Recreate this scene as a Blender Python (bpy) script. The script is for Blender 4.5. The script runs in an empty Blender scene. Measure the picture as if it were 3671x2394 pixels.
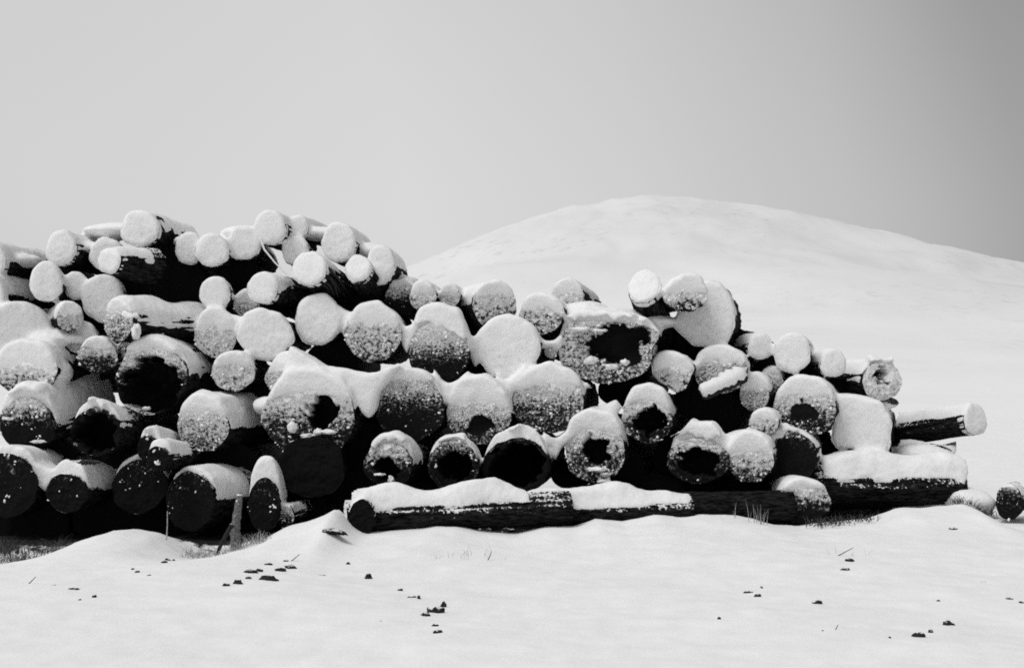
import bpy, math, random
import numpy as np
from mathutils import Vector, noise as mnoise

random.seed(7)
rng = np.random.default_rng(7)
R_ = math.radians
scene = bpy.context.scene
COL = scene.collection

# ------------------------------------------------------------------ camera
F, CX, HY, CAMZ = 5043.0, 1835.5, 1362.0, 1.6      # focal length and horizon in photo pixels, eye height in metres
cam_d = bpy.data.cameras.new('camera')
cam = bpy.data.objects.new('camera', cam_d)
COL.objects.link(cam)
cam.location = (0, 0, CAMZ)
cam.rotation_euler = (R_(90), 0, 0)
cam_d.sensor_width = 36.0
cam_d.lens = 36.0 * F / 3671.0
cam_d.shift_y = 165.0 / 3671.0
cam_d.clip_start = 0.1
cam_d.clip_end = 3000
scene.camera = cam

# ------------------------------------------------------------------ world: overcast sky
SUN_DIR = Vector((-0.42, -0.36, 0.90)).normalized()      # towards the sun, above and behind the camera's left shoulder
world = bpy.data.worlds.new('World')
scene.world = world
world.use_nodes = True
wn, wl = world.node_tree.nodes, world.node_tree.links
wn.clear()
w_out = wn.new('ShaderNodeOutputWorld')
bg_sky = wn.new('ShaderNodeBackground')
bg_cloud = wn.new('ShaderNodeBackground')
add = wn.new('ShaderNodeAddShader')
sky = wn.new('ShaderNodeTexSky')
sky.sky_type = 'NISHITA'
sky.sun_disc = False
sky.sun_elevation = math.asin(SUN_DIR.z)
sky.sun_rotation = math.atan2(SUN_DIR.x, SUN_DIR.y)
sky.air_density = 1.0
sky.dust_density = 3.0
bw = wn.new('ShaderNodeRGBToBW')
wl.new(sky.outputs[0], bw.inputs[0])
wl.new(bw.outputs[0], bg_sky.inputs[0])
bg_sky.inputs[1].default_value = 0.05
# the cloud deck: one even layer, thinner and brighter to the left, heavier to the right
tc = wn.new('ShaderNodeTexCoord')
sep = wn.new('ShaderNodeSeparateXYZ')
wl.new(tc.outputs['Generated'], sep.inputs[0])
wz = wn.new('ShaderNodeMath'); wz.operation = 'MULTIPLY_ADD'
wl.new(sep.outputs[2], wz.inputs[0]); wz.inputs[1].default_value = 0.22
wl.new(sep.outputs[0], wz.inputs[2])
nz = wn.new('ShaderNodeTexNoise'); nz.inputs['Scale'].default_value = 2.2; nz.inputs['Detail'].default_value = 3
wl.new(tc.outputs['Generated'], nz.inputs['Vector'])
wz2 = wn.new('ShaderNodeMath'); wz2.operation = 'MULTIPLY_ADD'
wl.new(nz.outputs[0], wz2.inputs[0]); wz2.inputs[1].default_value = 0.10
wl.new(wz.outputs[0], wz2.inputs[2])
ramp = wn.new('ShaderNodeValToRGB')
mp = wn.new('ShaderNodeMapRange')
mp.inputs['From Min'].default_value = -1.0; mp.inputs['From Max'].default_value = 1.0
wl.new(wz2.outputs[0], mp.inputs[0])
wl.new(mp.outputs[0], ramp.inputs[0])
els = ramp.color_ramp.elements
els[0].position = 0.30; els[0].color = (0.44, 0.44, 0.44, 1)
els[1].position = 0.76; els[1].color = (0.15, 0.15, 0.15, 1)
for p_, v_ in ((0.38, 0.49), (0.50, 0.53), (0.58, 0.46), (0.63, 0.385), (0.65, 0.355), (0.68, 0.285), (0.712, 0.20)):
    e = els.new(p_); e.color = (v_, v_, v_, 1)
wl.new(ramp.outputs[0], bg_cloud.inputs[0])
bg_cloud.inputs[1].default_value = 1.0
wl.new(bg_sky.outputs[0], add.inputs[0]); wl.new(bg_cloud.outputs[0], add.inputs[1])
wl.new(add.outputs[0], w_out.inputs[0])

sun_d = bpy.data.lights.new('sun', 'SUN')
sun_d.energy = 1.25
sun_d.angle = R_(22)
sun_d.color = (1.0, 0.998, 0.995)
sun = bpy.data.objects.new('sun', sun_d)
COL.objects.link(sun)
sun.rotation_euler = (-SUN_DIR).to_track_quat('-Z', 'Y').to_euler()

scene.view_settings.view_transform = 'Standard'
scene.view_settings.look = 'None'
scene.view_settings.exposure = 0.0
scene.view_settings.gamma = 1.0
scene.view_settings.use_curve_mapping = False
scene.cycles.filter_width = 1.8
scene.cycles.use_denoising = False      # the sampling grain stands in for the film's
scene.cycles.max_bounces = 8
scene.cycles.diffuse_bounces = 5

# ------------------------------------------------------------------ materials
def newmat(name):
    m = bpy.data.materials.new(name); m.use_nodes = True
    nt = m.node_tree; nt.nodes.clear()
    out = nt.nodes.new('ShaderNodeOutputMaterial')
    b = nt.nodes.new('ShaderNodeBsdfPrincipled')
    b.inputs['Specular IOR Level'].default_value = 0.15
    b.inputs['Roughness'].default_value = 0.85
    nt.links.new(b.outputs[0], out.inputs[0])
    return m, nt, b

def nnoise(nt, vec, scale, detail=4, rough=0.55):
    n = nt.nodes.new('ShaderNodeTexNoise')
    n.inputs['Scale'].default_value = scale; n.inputs['Detail'].default_value = detail
    n.inputs['Roughness'].default_value = rough
    nt.links.new(vec, n.inputs['Vector'])
    return n.outputs[0]

def nmath(nt, op, a, b=None, c=None):
    n = nt.nodes.new('ShaderNodeMath'); n.operation = op
    for i, v in enumerate((a, b, c)):
        if v is None: continue
        if isinstance(v, (int, float)): n.inputs[i].default_value = v
        else: nt.links.new(v, n.inputs[i])
    return n.outputs[0]

def nrange(nt, v, f0, f1, t0=0.0, t1=1.0, smooth=False):
    n = nt.nodes.new('ShaderNodeMapRange')
    if smooth: n.interpolation_type = 'SMOOTHSTEP'
    nt.links.new(v, n.inputs[0])
    for i, x in enumerate((f0, f1, t0, t1)): n.inputs[1 + i].default_value = x
    return n.outputs[0]

def ngrey(nt, v):
    n = nt.nodes.new('ShaderNodeCombineColor')
    for i in range(3): nt.links.new(v, n.inputs[i])
    return n.outputs[0]

def nbump(nt, h, dist, strength=1.0, normal=None):
    n = nt.nodes.new('ShaderNodeBump')
    n.inputs['Distance'].default_value = dist; n.inputs['Strength'].default_value = strength
    nt.links.new(h, n.inputs['Height'])
    if normal is not None: nt.links.new(normal, n.inputs['Normal'])
    return n.outputs[0]

def npos(nt):
    return nt.nodes.new('ShaderNodeNewGeometry').outputs['Position']

SNOW = 0.86
def snow_material(name, grain, fine, rime_shade=False):
    m, nt, b = newmat(name)
    p = npos(nt)
    n1 = nnoise(nt, p, grain, 6, 0.62)
    n2 = nnoise(nt, p, fine, 3, 0.6)
    v = nmath(nt, 'ADD', nrange(nt, n1, 0.3, 0.7, SNOW - 0.05, SNOW + 0.03), nrange(nt, n2, 0.25, 0.75, -0.045, 0.035))
    if rime_shade:       # thin snow on upright faces shows wood flecks; their shading is painted in too
        g = nt.nodes.new('ShaderNodeNewGeometry')
        sx = nt.nodes.new('ShaderNodeSeparateXYZ'); nt.links.new(g.outputs['Normal'], sx.inputs[0])
        n3 = nnoise(nt, p, 20, 6, 0.7)
        n4 = nnoise(nt, p, 3.0, 2)
        up = nmath(nt, 'ADD', sx.outputs[2], nmath(nt, 'MULTIPLY', nmath(nt, 'SUBTRACT', n4, 0.5), 0.7))
        face = nrange(nt, up, 0.55, -0.15, 0, 1, True)
        thin = nmath(nt, 'ADD', nrange(nt, n3, 0.40, 0.72, 0.0, 0.15), nrange(nt, nmath(nt, 'ADD', n3, nmath(nt, 'MULTIPLY', n2, 0.7)), 0.97, 1.12, 0.0, 0.45))
        fh = nt.nodes.new('ShaderNodeAttribute'); fh.attribute_name = 'fh'
        low = nrange(nt, nmath(nt, 'ADD', fh.outputs['Fac'], nmath(nt, 'MULTIPLY', nmath(nt, 'SUBTRACT', n4, 0.5), 1.2)), 0.9, -0.9, 0.12, 1.0, True)
        v = nmath(nt, 'SUBTRACT', v, nmath(nt, 'MULTIPLY', nmath(nt, 'MULTIPLY', face, low), nmath(nt, 'ADD', thin, 0.02)))
        n1 = nmath(nt, 'ADD', n1, nmath(nt, 'MULTIPLY', nmath(nt, 'MULTIPLY', n3, face), 0.9))
    nt.links.new(ngrey(nt, v), b.inputs['Base Color'])
    h = nmath(nt, 'ADD', nmath(nt, 'MULTIPLY', n1, 0.02), nmath(nt, 'MULTIPLY', n2, 0.004))
    nt.links.new(nbump(nt, h, 1.0, 0.7), b.inputs['Normal'])
    b.inputs['Roughness'].default_value = 0.95
    b.inputs['Specular IOR Level'].default_value = 0.05
    return m

M_snow = snow_material('snow', 7, 70, True)
M_loose = snow_material('loose_snow', 9, 70)
M_ground = snow_material('snow_ground', 2.2, 55)
def add_bare_soil(m):          # snowless earth under the pile, its dark colour also standing in for shade
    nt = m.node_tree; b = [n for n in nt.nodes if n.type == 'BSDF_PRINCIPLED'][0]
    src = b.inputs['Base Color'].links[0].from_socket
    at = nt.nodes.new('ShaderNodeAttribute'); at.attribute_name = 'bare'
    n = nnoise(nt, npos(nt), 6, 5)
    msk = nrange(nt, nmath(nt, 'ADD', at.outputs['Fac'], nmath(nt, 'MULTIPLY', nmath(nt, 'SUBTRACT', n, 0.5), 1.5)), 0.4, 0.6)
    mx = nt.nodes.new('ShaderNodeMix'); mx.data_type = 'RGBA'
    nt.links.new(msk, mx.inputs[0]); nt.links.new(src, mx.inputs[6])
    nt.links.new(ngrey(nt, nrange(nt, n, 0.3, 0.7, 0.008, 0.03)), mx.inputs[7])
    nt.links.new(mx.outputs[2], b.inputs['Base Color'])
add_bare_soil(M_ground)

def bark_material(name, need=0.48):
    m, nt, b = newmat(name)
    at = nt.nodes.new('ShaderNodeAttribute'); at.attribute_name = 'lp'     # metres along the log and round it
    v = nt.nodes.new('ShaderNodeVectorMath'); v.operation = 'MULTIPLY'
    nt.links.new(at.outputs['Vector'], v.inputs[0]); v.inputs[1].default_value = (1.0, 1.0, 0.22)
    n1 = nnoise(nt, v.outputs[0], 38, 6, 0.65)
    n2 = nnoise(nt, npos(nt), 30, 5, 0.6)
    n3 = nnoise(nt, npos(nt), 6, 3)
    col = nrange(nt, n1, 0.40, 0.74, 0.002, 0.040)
    g = nt.nodes.new('ShaderNodeNewGeometry')
    s = nt.nodes.new('ShaderNodeSeparateXYZ'); nt.links.new(g.outputs['Normal'], s.inputs[0])
    # windblown snow sticking to the upper flank of the bark
    cover = nmath(nt, 'ADD', nmath(nt, 'MULTIPLY', s.outputs[2], 0.75), nmath(nt, 'MULTIPLY', nmath(nt, 'SUBTRACT', n2, 0.5), 2.4))
    cover = nmath(nt, 'ADD', cover, nmath(nt, 'MULTIPLY', nmath(nt, 'SUBTRACT', n3, 0.5), 0.9))
    mask = nrange(nt, cover, need, need + 0.14)
    mx = nt.nodes.new('ShaderNodeMix'); mx.data_type = 'FLOAT'
    nt.links.new(mask, mx.inputs[0]); nt.links.new(col, mx.inputs[2]); mx.inputs[3].default_value = 0.8
    nt.links.new(ngrey(nt, mx.outputs[0]), b.inputs['Base Color'])
    h = nmath(nt, 'ADD', nmath(nt, 'MULTIPLY', n1, 0.022), nmath(nt, 'MULTIPLY', mask, 0.008))
    nt.links.new(nbump(nt, h, 1.0, 0.8), b.inputs['Normal'])
    b.inputs['Specular IOR Level'].default_value = 0.03
    return m
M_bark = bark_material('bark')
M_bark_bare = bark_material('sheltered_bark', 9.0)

def end_material():
    m, nt, b = newmat('cut_end')
    at = nt.nodes.new('ShaderNodeAttribute'); at.attribute_name = 'lp'
    sn = nt.nodes.new('ShaderNodeAttribute'); sn.attribute_name = 'snow'
    rr = nt.nodes.new('ShaderNodeAttribute'); rr.attribute_name = 'ring'
    p = at.outputs['Vector']
    n1 = nnoise(nt, p, 25, 6, 0.66)
    n2 = nnoise(nt, p, 85, 4, 0.6)
    n3 = nnoise(nt, p, 7, 4, 0.6)
    wob = nmath(nt, 'ADD', rr.outputs['Fac'], nmath(nt, 'MULTIPLY', n3, 0.03))
    rings = nmath(nt, 'SINE', nmath(nt, 'MULTIPLY', wob, 330))
    wood = nmath(nt, 'ADD', nrange(nt, n2, 0.3, 0.75, 0.003, 0.014), nmath(nt, 'MULTIPLY', nmath(nt, 'MAXIMUM', rings, 0.0), 0.004))
    c = nmath(nt, 'ADD', sn.outputs['Fac'], nmath(nt, 'MULTIPLY', nmath(nt, 'SUBTRACT', n1, 0.5), 4.6))
    c = nmath(nt, 'ADD', c, nmath(nt, 'MULTIPLY', nmath(nt, 'SUBTRACT', n3, 0.5), 1.8))
    film = nrange(nt, nmath(nt, 'ADD', c, nmath(nt, 'MULTIPLY', nmath(nt, 'SUBTRACT', n2, 0.5), 2.6)), -0.6, 0.6, 0.0, 0.30, True)
    wood = nmath(nt, 'ADD', wood, film)
    mask = nrange(nt, c, -0.22, 0.26)
    frost = nrange(nt, nmath(nt, 'ADD', n2, nmath(nt, 'MULTIPLY', n3, 0.6)), 0.5, 1.0, 0.70, 0.86)
    mx = nt.nodes.new('ShaderNodeMix'); mx.data_type = 'FLOAT'
    nt.links.new(mask, mx.inputs[0]); nt.links.new(wood, mx.inputs[2]); nt.links.new(frost, mx.inputs[3])
    nt.links.new(ngrey(nt, mx.outputs[0]), b.inputs['Base Color'])
    thick = nrange(nt, c, -0.15, 0.9)
    h = nmath(nt, 'ADD', nmath(nt, 'MULTIPLY', thick, 0.02), nmath(nt, 'MULTIPLY', n2, 0.006))
    h = nmath(nt, 'ADD', h, nmath(nt, 'MULTIPLY', rings, 0.0006))
    nt.links.new(nbump(nt, h, 1.0, 0.9), b.inputs['Normal'])
    b.inputs['Specular IOR Level'].default_value = 0.03
    return m
M_end = end_material()

def scrap_material(name, lo, hi, thr=0.55):
    m, nt, b = newmat(name)
    p = npos(nt)
    n = nnoise(nt, p, 45, 4); n2 = nnoise(nt, p, 22, 3)
    g = nt.nodes.new('ShaderNodeNewGeometry')
    s = nt.nodes.new('ShaderNodeSeparateXYZ'); nt.links.new(g.outputs['Normal'], s.inputs[0])
    mask = nrange(nt, nmath(nt, 'ADD', s.outputs[2], nmath(nt, 'MULTIPLY', nmath(nt, 'SUBTRACT', n2, 0.5), 1.6)), thr, thr + 0.2)
    mx = nt.nodes.new('ShaderNodeMix'); mx.data_type = 'FLOAT'
    nt.links.new(mask, mx.inputs[0]); nt.links.new(nrange(nt, n, 0.3, 0.7, lo, hi), mx.inputs[2]); mx.inputs[3].default_value = 0.8
    nt.links.new(ngrey(nt, mx.outputs[0]), b.inputs['Base Color'])
    nt.links.new(nbump(nt, n, 0.01, 0.6), b.inputs['Normal'])
    return m
M_scrap = scrap_material('wet_bark_scrap', 0.008, 0.035, 0.86)
M_stake = scrap_material('frosted_stake', 0.05, 0.22, 0.35)
M_grass = scrap_material('dead_grass', 0.03, 0.14, 1.2)
M_pale_grass = scrap_material('frosted_grass', 0.25, 0.6, 1.2)

def hill_material():
    m, nt, b = newmat('snow_hill')
    p = npos(nt)
    n1 = nnoise(nt, p, 0.05, 5); n2 = nnoise(nt, p, 0.5, 3, 0.6); n3 = nnoise(nt, p, 0.022, 3)
    hs = nt.nodes.new('ShaderNodeSeparateXYZ'); nt.links.new(p, hs.inputs[0]); hz = hs.outputs[2]
    # the base grey darkens with height up the slope, broken by noise
    # thin heather and rocks showing through in loose patches
    speck = nmath(nt, 'MULTIPLY', nrange(nt, n2, 0.56, 0.72), nrange(nt, n3, 0.42, 0.62))
    v = nmath(nt, 'SUBTRACT', nmath(nt, 'SUBTRACT', nrange(nt, n1, 0.3, 0.7, 0.82, 0.88), nrange(nt, nmath(nt, 'ADD', hz, nmath(nt, 'MULTIPLY', n3, 12.0)), 3.0, 22.0, 0.0, 0.115)), nmath(nt, 'MULTIPLY', speck, 0.13))
    nt.links.new(ngrey(nt, v), b.inputs['Base Color'])
    nt.links.new(nbump(nt, n1, 1.0, 0.25), b.inputs['Normal'])
    b.inputs['Roughness'].default_value = 1.0; b.inputs['Specular IOR Level'].default_value = 0.03
    return m
M_hill = hill_material()

# ------------------------------------------------------------------ helpers
def mesh_np(name, V, faces, mat, smooth=True):
    me = bpy.data.meshes.new(name)
    V = np.asarray(V, dtype=np.float32)
    if isinstance(faces, np.ndarray):
        k = faces.shape[1]
        me.vertices.add(len(V)); me.vertices.foreach_set('co', V.ravel())
        me.loops.add(faces.size); me.loops.foreach_set('vertex_index', faces.astype(np.int32).ravel())
        me.polygons.add(len(faces))
        me.polygons.foreach_set('loop_start', np.arange(0, faces.size, k, dtype=np.int32))
        me.update(calc_edges=True); me.validate()
    else:
        me.from_pydata(V.tolist(), [], faces); me.update()
    if smooth:
        me.polygons.foreach_set('use_smooth', np.ones(len(me.polygons), dtype=bool))
    me.materials.append(mat)
    return me

def link(name, me, parent=None):
    o = bpy.data.objects.new(name, me); COL.objects.link(o)
    if parent is not None: o.parent = parent
    return o

def tag(o, label=None, cat=None, group=None, kind=None):
    for k, v in (('label', label), ('category', cat), ('group', group), ('kind', kind)):
        if v: o[k] = v
    return o

def fattr(me, name, arr):
    a = me.attributes.new(name, 'FLOAT', 'POINT'); a.data.foreach_set('value', np.asarray(arr, dtype=np.float32).ravel())

def vattr(me, name, arr):
    a = me.attributes.new(name, 'FLOAT_VECTOR', 'POINT'); a.data.foreach_set('vector', np.asarray(arr, dtype=np.float32).ravel())

def sstep(a, b, x):
    t = np.clip((x - a) / (b - a), 0, 1); return t * t * (3 - 2 * t)

def nz3(P, scale, off=0.0):
    return np.array([mnoise.noise(Vector((p[0] * scale + off, p[1] * scale + off * 0.7, p[2] * scale - off))) for p in P])

def pt(px, py, Y):
    return np.array([(px - CX) * Y / F, Y, CAMZ + (HY - py) * Y / F])

def base_depth(px):
    t = np.clip(np.asarray(px, dtype=float) / 3671.0, 0, 1.3)
    return 14.6 + 2.4 * t ** 1.5

def tube(pts, r0, r1, n=8):
    P = np.array(pts, dtype=float); V_, F_ = [], []
    for k, p in enumerate(P):
        t = P[min(k + 1, len(P) - 1)] - P[max(k - 1, 0)]; t /= np.linalg.norm(t)
        a = np.cross(t, (0, 1, 0.01)); a /= np.linalg.norm(a); b = np.cross(t, a)
        r = r0 + (r1 - r0) * k / (len(P) - 1)
        r *= 1 + 0.25 * mnoise.noise(Vector((k * 0.8, p[0] * 5, p[2] * 5)))
        for i in range(n):
            g = 2 * math.pi * i / n; V_.append(p + r * (math.cos(g) * a + math.sin(g) * b))
    for k in range(len(P) - 1):
        for i in range(n):
            j = (i + 1) % n; F_.append((k * n + i, k * n + j, (k + 1) * n + j, (k + 1) * n + i))
    F_.append(tuple(range(n))[::-1]); F_.append(tuple((len(P) - 1) * n + i for i in range(n)))
    return np.array(V_), F_

# ------------------------------------------------------------------ ground
CREST = np.array([(-900, 2015), (-300, 2012), (0, 2015), (100, 2010), (190, 1985), (300, 1935), (400, 1903), (480, 1897), (560, 1913), (640, 1960),
    (700, 1990), (760, 1995), (850, 1965), (950, 1935), (1020, 1893), (1100, 1872), (1160, 1848), (1205, 1822), (1238, 1850), (1272, 1890),
    (1310, 1911), (1400, 1906), (1500, 1896), (1570, 1885), (1640, 1888), (1720, 1905), (1850, 1914), (1900, 1902), (1960, 1889),
    (2060, 1887), (2140, 1859), (2230, 1870), (2350, 1845), (2430, 1853), (2520, 1846), (2640, 1848), (2700, 1858), (2780, 1882),
    (2860, 1891), (2950, 1878), (3050, 1870), (3130, 1857), (3220, 1822), (3300, 1820), (3420, 1812), (3500, 1800), (4500, 1800)], dtype=float)

def ground_z(X, Y):
    X = np.asarray(X, dtype=float); Y = np.asarray(Y, dtype=float)
    # px at which this X meets the crest line (crest depth depends weakly on px: two fixed-point steps)
    px = CX + X * F / 15.0
    for _ in range(3):
        Yc = base_depth(px) - 0.5
        px = CX + X * F / Yc
    yc = np.interp(px, CREST[:, 0], CREST[:, 1])
    zc = CAMZ + (HY - yc) * Yc / F
    inpile = sstep(3560, 3440, px)
    t = Yc - Y
    front = np.exp(-(np.maximum(t, 0) / 1.25) ** 2)
    base = -0.03 + 0.035 * np.sin(X * 0.9 + 0.4 * Y) * np.sin(Y * 0.55 - 0.3 * X + 1.0) + 0.012 * np.sin(X * 2.3 + Y * 1.7)
    zin = base * (1 - front) + zc * front
    back = sstep(0.05, 0.75, -t) * sstep(9.0, 6.5, -t) * inpile
    zin = np.where(t < 0, zc + ((-0.1) - zc) * back, zin)
    far = sstep(1.5, 7, -t)
    zin = np.where(t < 0, zin * (1 - far) + far * (base - 0.1 * back), zin)
    zout = base
    return zin * inpile + zout * (1 - inpile)

def axis_coords(lo, hi, step, far_lo, far_hi, grow=1.16):
    c = list(np.arange(lo, hi + 1e-6, step))
    s, x = step, hi
    while x < far_hi: s *= grow; x += s; c.append(x)
    s, x = step, lo
    while x > far_lo: s *= grow; x -= s; c.insert(0, x)
    return np.array(c)

gx = axis_coords(-6.6, 7.6, 0.05, -900, 900)
gy = axis_coords(6.5, 17.5, 0.06, -400, 1200)
GX, GY = np.meshgrid(gx, gy)
GZ = ground_z(GX, GY)
small = (np.abs(GX) < 12) & (GY > 4) & (GY < 22)
idx = np.argwhere(small)
for i, j in idx:
    q = Vector((GX[i, j] * 1.6, GY[i, j] * 1.6, 3.1))
    GZ[i, j] += 0.014 * mnoise.noise(q) + 0.009 * mnoise.noise(q * 4.1) + 0.006 * max(0.0, mnoise.noise(q * 8.7) + 0.1)
fade = sstep(300, 900, np.hypot(GX, GY))
GZ = GZ * (1 - fade)
nyx, nxx = GX.shape
I = np.arange(nyx * nxx).reshape(nyx, nxx)
gfaces = np.stack([I[:-1, :-1], I[:-1, 1:], I[1:, 1:], I[1:, :-1]], -1).reshape(-1, 4)
gme = mesh_np('ground', np.stack([GX, GY, GZ], -1).reshape(-1, 3), gfaces, M_ground)
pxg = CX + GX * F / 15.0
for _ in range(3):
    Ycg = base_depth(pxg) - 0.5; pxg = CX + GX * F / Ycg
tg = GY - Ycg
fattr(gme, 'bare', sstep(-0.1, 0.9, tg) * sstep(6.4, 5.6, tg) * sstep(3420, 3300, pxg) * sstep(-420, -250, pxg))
tag(link('ground', gme), kind='structure')

# ------------------------------------------------------------------ hill
RIDGE = np.array([(-5000, 1420), (-1500, 1380), (0, 1340), (500, 1262), (1000, 1130), (1300, 1032), (1450, 962), (1560, 912), (1690, 852), (1790, 815), (1980, 762), (2060, 742),
    (2110, 740), (2200, 712), (2310, 697), (2400, 699), (2480, 707), (2580, 722), (2690, 730), (2760, 748), (2900, 782), (3000, 800), (3110, 820), (3230, 872),
    (3330, 886), (3430, 905), (3550, 930), (3671, 942), (4200, 985), (5200, 1120), (7000, 1320), (9500, 1420)], dtype=float)
YR = 260.0
hx = np.concatenate([np.linspace(-340, -32, 40)[:-1], np.linspace(-32, 110, 260), np.linspace(110, 395, 50)[1:]])
hy = np.concatenate([np.linspace(48, 250, 90), np.linspace(252, 268, 14), np.linspace(275, 520, 30)])
HX, HYg = np.meshgrid(hx, hy)
ridge_px = CX + HX * F / YR
warp = np.array([mnoise.noise(Vector((a * 0.018, b * 0.022, 3.0))) + 0.5 * mnoise.noise(Vector((a * 0.05, b * 0.06, 9.0))) for a, b in zip(HX.ravel(), HYg.ravel())]).reshape(HX.shape)
ridge_px = ridge_px + 520 * warp * np.clip((YR - HYg) / 60, 0, 1)
ridge_z = CAMZ + (HY - np.interp(ridge_px, RIDGE[:, 0], RIDGE[:, 1])) * YR / F
up = np.clip((HYg - 48) / (YR - 48), 0, 1)
prof = 0.25 * up + 0.75 * up * up * (3 - 2 * up) * up
prof = np.where(HYg > YR, np.cos(np.clip((HYg - YR) / 260, 0, 1) * math.pi / 2) ** 1.2, prof)
HZ = -0.6 + (ridge_z + 0.6) * prof
for i in range(HX.shape[0]):
    for j in range(HX.shape[1]):
        q = Vector((HX[i, j] * 0.05, HYg[i, j] * 0.05, 0))
        a = prof[i, j]
        HZ[i, j] += a * (0.7 * mnoise.noise(q) + 0.4 * mnoise.noise(q * 3.3) + 0.16 * mnoise.noise(q * 9))
n1, n2 = HX.shape
I = np.arange(n1 * n2).reshape(n1, n2)
hf = np.stack([I[:-1, :-1], I[:-1, 1:], I[1:, 1:], I[1:, :-1]], -1).reshape(-1, 4)
tag(link('hill', mesh_np('hill', np.stack([HX, HYg, HZ], -1).reshape(-1, 3), hf, M_hill)), kind='structure')

# ------------------------------------------------------------------ the logs: what the photograph shows of each
LOGS = []
PILE = 'snow covered logs stacked in the pile'
def lg(cx, cy, rx, ry, label, yaw=10, pitch=0, dz=0.0, cap=26, capl=0.55, cov=1.1, fr=0.9, rim=0.0, hol=None, L=2.6, pts=None,
       taper=0.0, ru=None, lean=0.0, crack=None, group=PILE, rough=0.055, lip=0.03, Y=None, wrap=0.0, hood=False, lump=0.0):
    d = dict(locals())
    if 0.6 <= d['cov'] < 1.0: d['cov'] *= 0.62
    if abs(yaw) < 60:           # turned so much away from the line of sight
        d['rel'] = yaw * (0.62 if abs(yaw) < 48 else 0.85)
        d['yaw'] = d['rel'] + math.degrees(math.atan((cx - CX) / F))
    else:
        d['rel'] = yaw
    LOGS.append(d); return d

# --- top left
lg(-48, 945, 64, 62, 'dark-flanked log entering at the left edge just above another one', yaw=42, cap=30, capl=2.0)
lg(-62, 1068, 72, 64, 'log entering at the left edge below the topmost one there, bark shaded', yaw=44, cap=34, capl=2.0)
lg(166, 1021, 57, 62, 'white frosted oval log end tapering upward, beside the left edge under the second top log', dz=-0.3, cap=28, lean=-0.2)
lg(218, 897, 53, 55, 'white round log end with dark bark on its right, leftmost log of the top row', L=1.6, yaw=32, cap=22, capl=1.5)
lg(392, 938, 41, 44, 'short thick log turned sideways with small white end and ragged far rim', yaw=50, L=0.66, taper=0.6, dz=-0.45, cap=12, capl=0.5)
lg(383, 922, 62, 52, 'snow-plastered log end half hidden behind the short sideways log', dz=0.2, cap=24, capl=2.5)
lg(498, 828, 66, 58, 'large white log end standing highest on the left half of the pile', L=1.6, yaw=34, cap=24, capl=1.5)
lg(606, 886, 44, 50, 'dark bare log end tucked in shadow right of the highest left log', dz=0.5, cap=12, cov=0.0, fr=0.02, capl=2.0)
lg(675, 898, 46, 50, 'white log end overlapped by its right neighbour, beside the dark bare end', dz=0.25, cap=24, capl=2.5)
lg(760, 905, 60, 50, 'white log end between two overlapping white ends in the top row', cap=26, capl=2.5)
lg(870, 886, 62, 44, 'wide low white log end in the top row, left of the topmost pair', dz=0.12, cap=38, capl=2.5)
lg(966, 824, 58, 56, 'white log end topmost on the centre of the left heap', L=1.8, yaw=22, cap=20, capl=1.7)
lg(1069, 818, 36, 36, 'small white log end right of the topmost centre log', L=1.6, dz=0.3, yaw=26, cap=16, capl=1.5)
lg(1214, 876, 62, 66, 'grey-white log end at the right end of the top row', L=1.3, yaw=18, dz=0.1, cap=20, capl=1.2)
lg(1058, 902, 48, 48, 'white log end behind the splintered one', dz=0.25, cap=14)
lg(1108, 967, 62, 61, 'white log end with splintered bark hanging under its right side', L=1.4, yaw=36, pitch=-10, dz=-0.25, cap=14)
lg(1283, 965, 47, 51, 'white oval log end with a dark crack across its lower half', yaw=22, pitch=-14, dz=-0.3, cap=8, crack=-0.25)
lg(1362, 965, 52, 57, 'white log end half behind the cracked oval one, last of the upper heap', L=1.2, cap=36, capl=1.1, yaw=14)
lg(1438, 1073, 60, 54, 'dim grey log end with thin snow cap, below the end of the upper heap', cov=0.22, fr=0.12, dz=0.4, cap=26, capl=1.5)
lg(1516, 1066, 46, 50, 'small frosted grey log end left of the smaller round one in the middle gap row', cov=0.8, fr=0.75, cap=18, capl=2.0)
lg(1611, 1063, 38, 37, 'smallest round white log end in the middle row between two larger ones', dz=0.1, cov=0.9, fr=0.85, cap=18, capl=2.0)
lg(1775, 1095, 80, 84, 'tall grey frosted log end with its dark bark showing on the left', yaw=-26, cov=0.35, fr=0.62, cap=14, capl=2.5)
lg(1939, 1128, 80, 70, 'frosted round log end with dark flecks along the bottom, right of the tall grey one', cov=0.7, fr=0.62, cap=14, capl=2.0)
lg(2034, 1064, 60, 58, 'pale log end with one dark knot, behind the flecked round one', dz=0.45, cov=0.85, fr=0.8, cap=14, capl=2.5)
lg(770, 1054, 54, 56, 'white round log end alone before the black gap under the top row', cap=10)
lg(884, 1090, 46, 46, 'frosted log end half hidden below a round white one', dz=0.3, cov=0.8, fr=0.75, cap=10)
lg(941, 1034, 54, 55, 'white round log end with shaded body running to the right below the top row', yaw=40, dz=-0.1, cap=10)
lg(270, 1028, 38, 46, 'small white log end left of a larger white one under the short sideways log', dz=0.05, cap=14)
lg(368, 1074, 74, 82, 'large white egg-shaped log end under the short sideways log', dz=0.12, cap=16)
lg(424, 1154, 50, 68, 'log lying sideways with a lump of snow on its upper side and dark belly', lump=0.8, wrap=0.45, yaw=54, L=1.5, dz=-0.35, cov=0.6, fr=0.6, cap=24, capl=1.9)
lg(66, 1190, 125, 84, 'big smooth snow-buried log at the left edge above a speckled one', yaw=-14, cap=32, capl=1.4)
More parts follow.
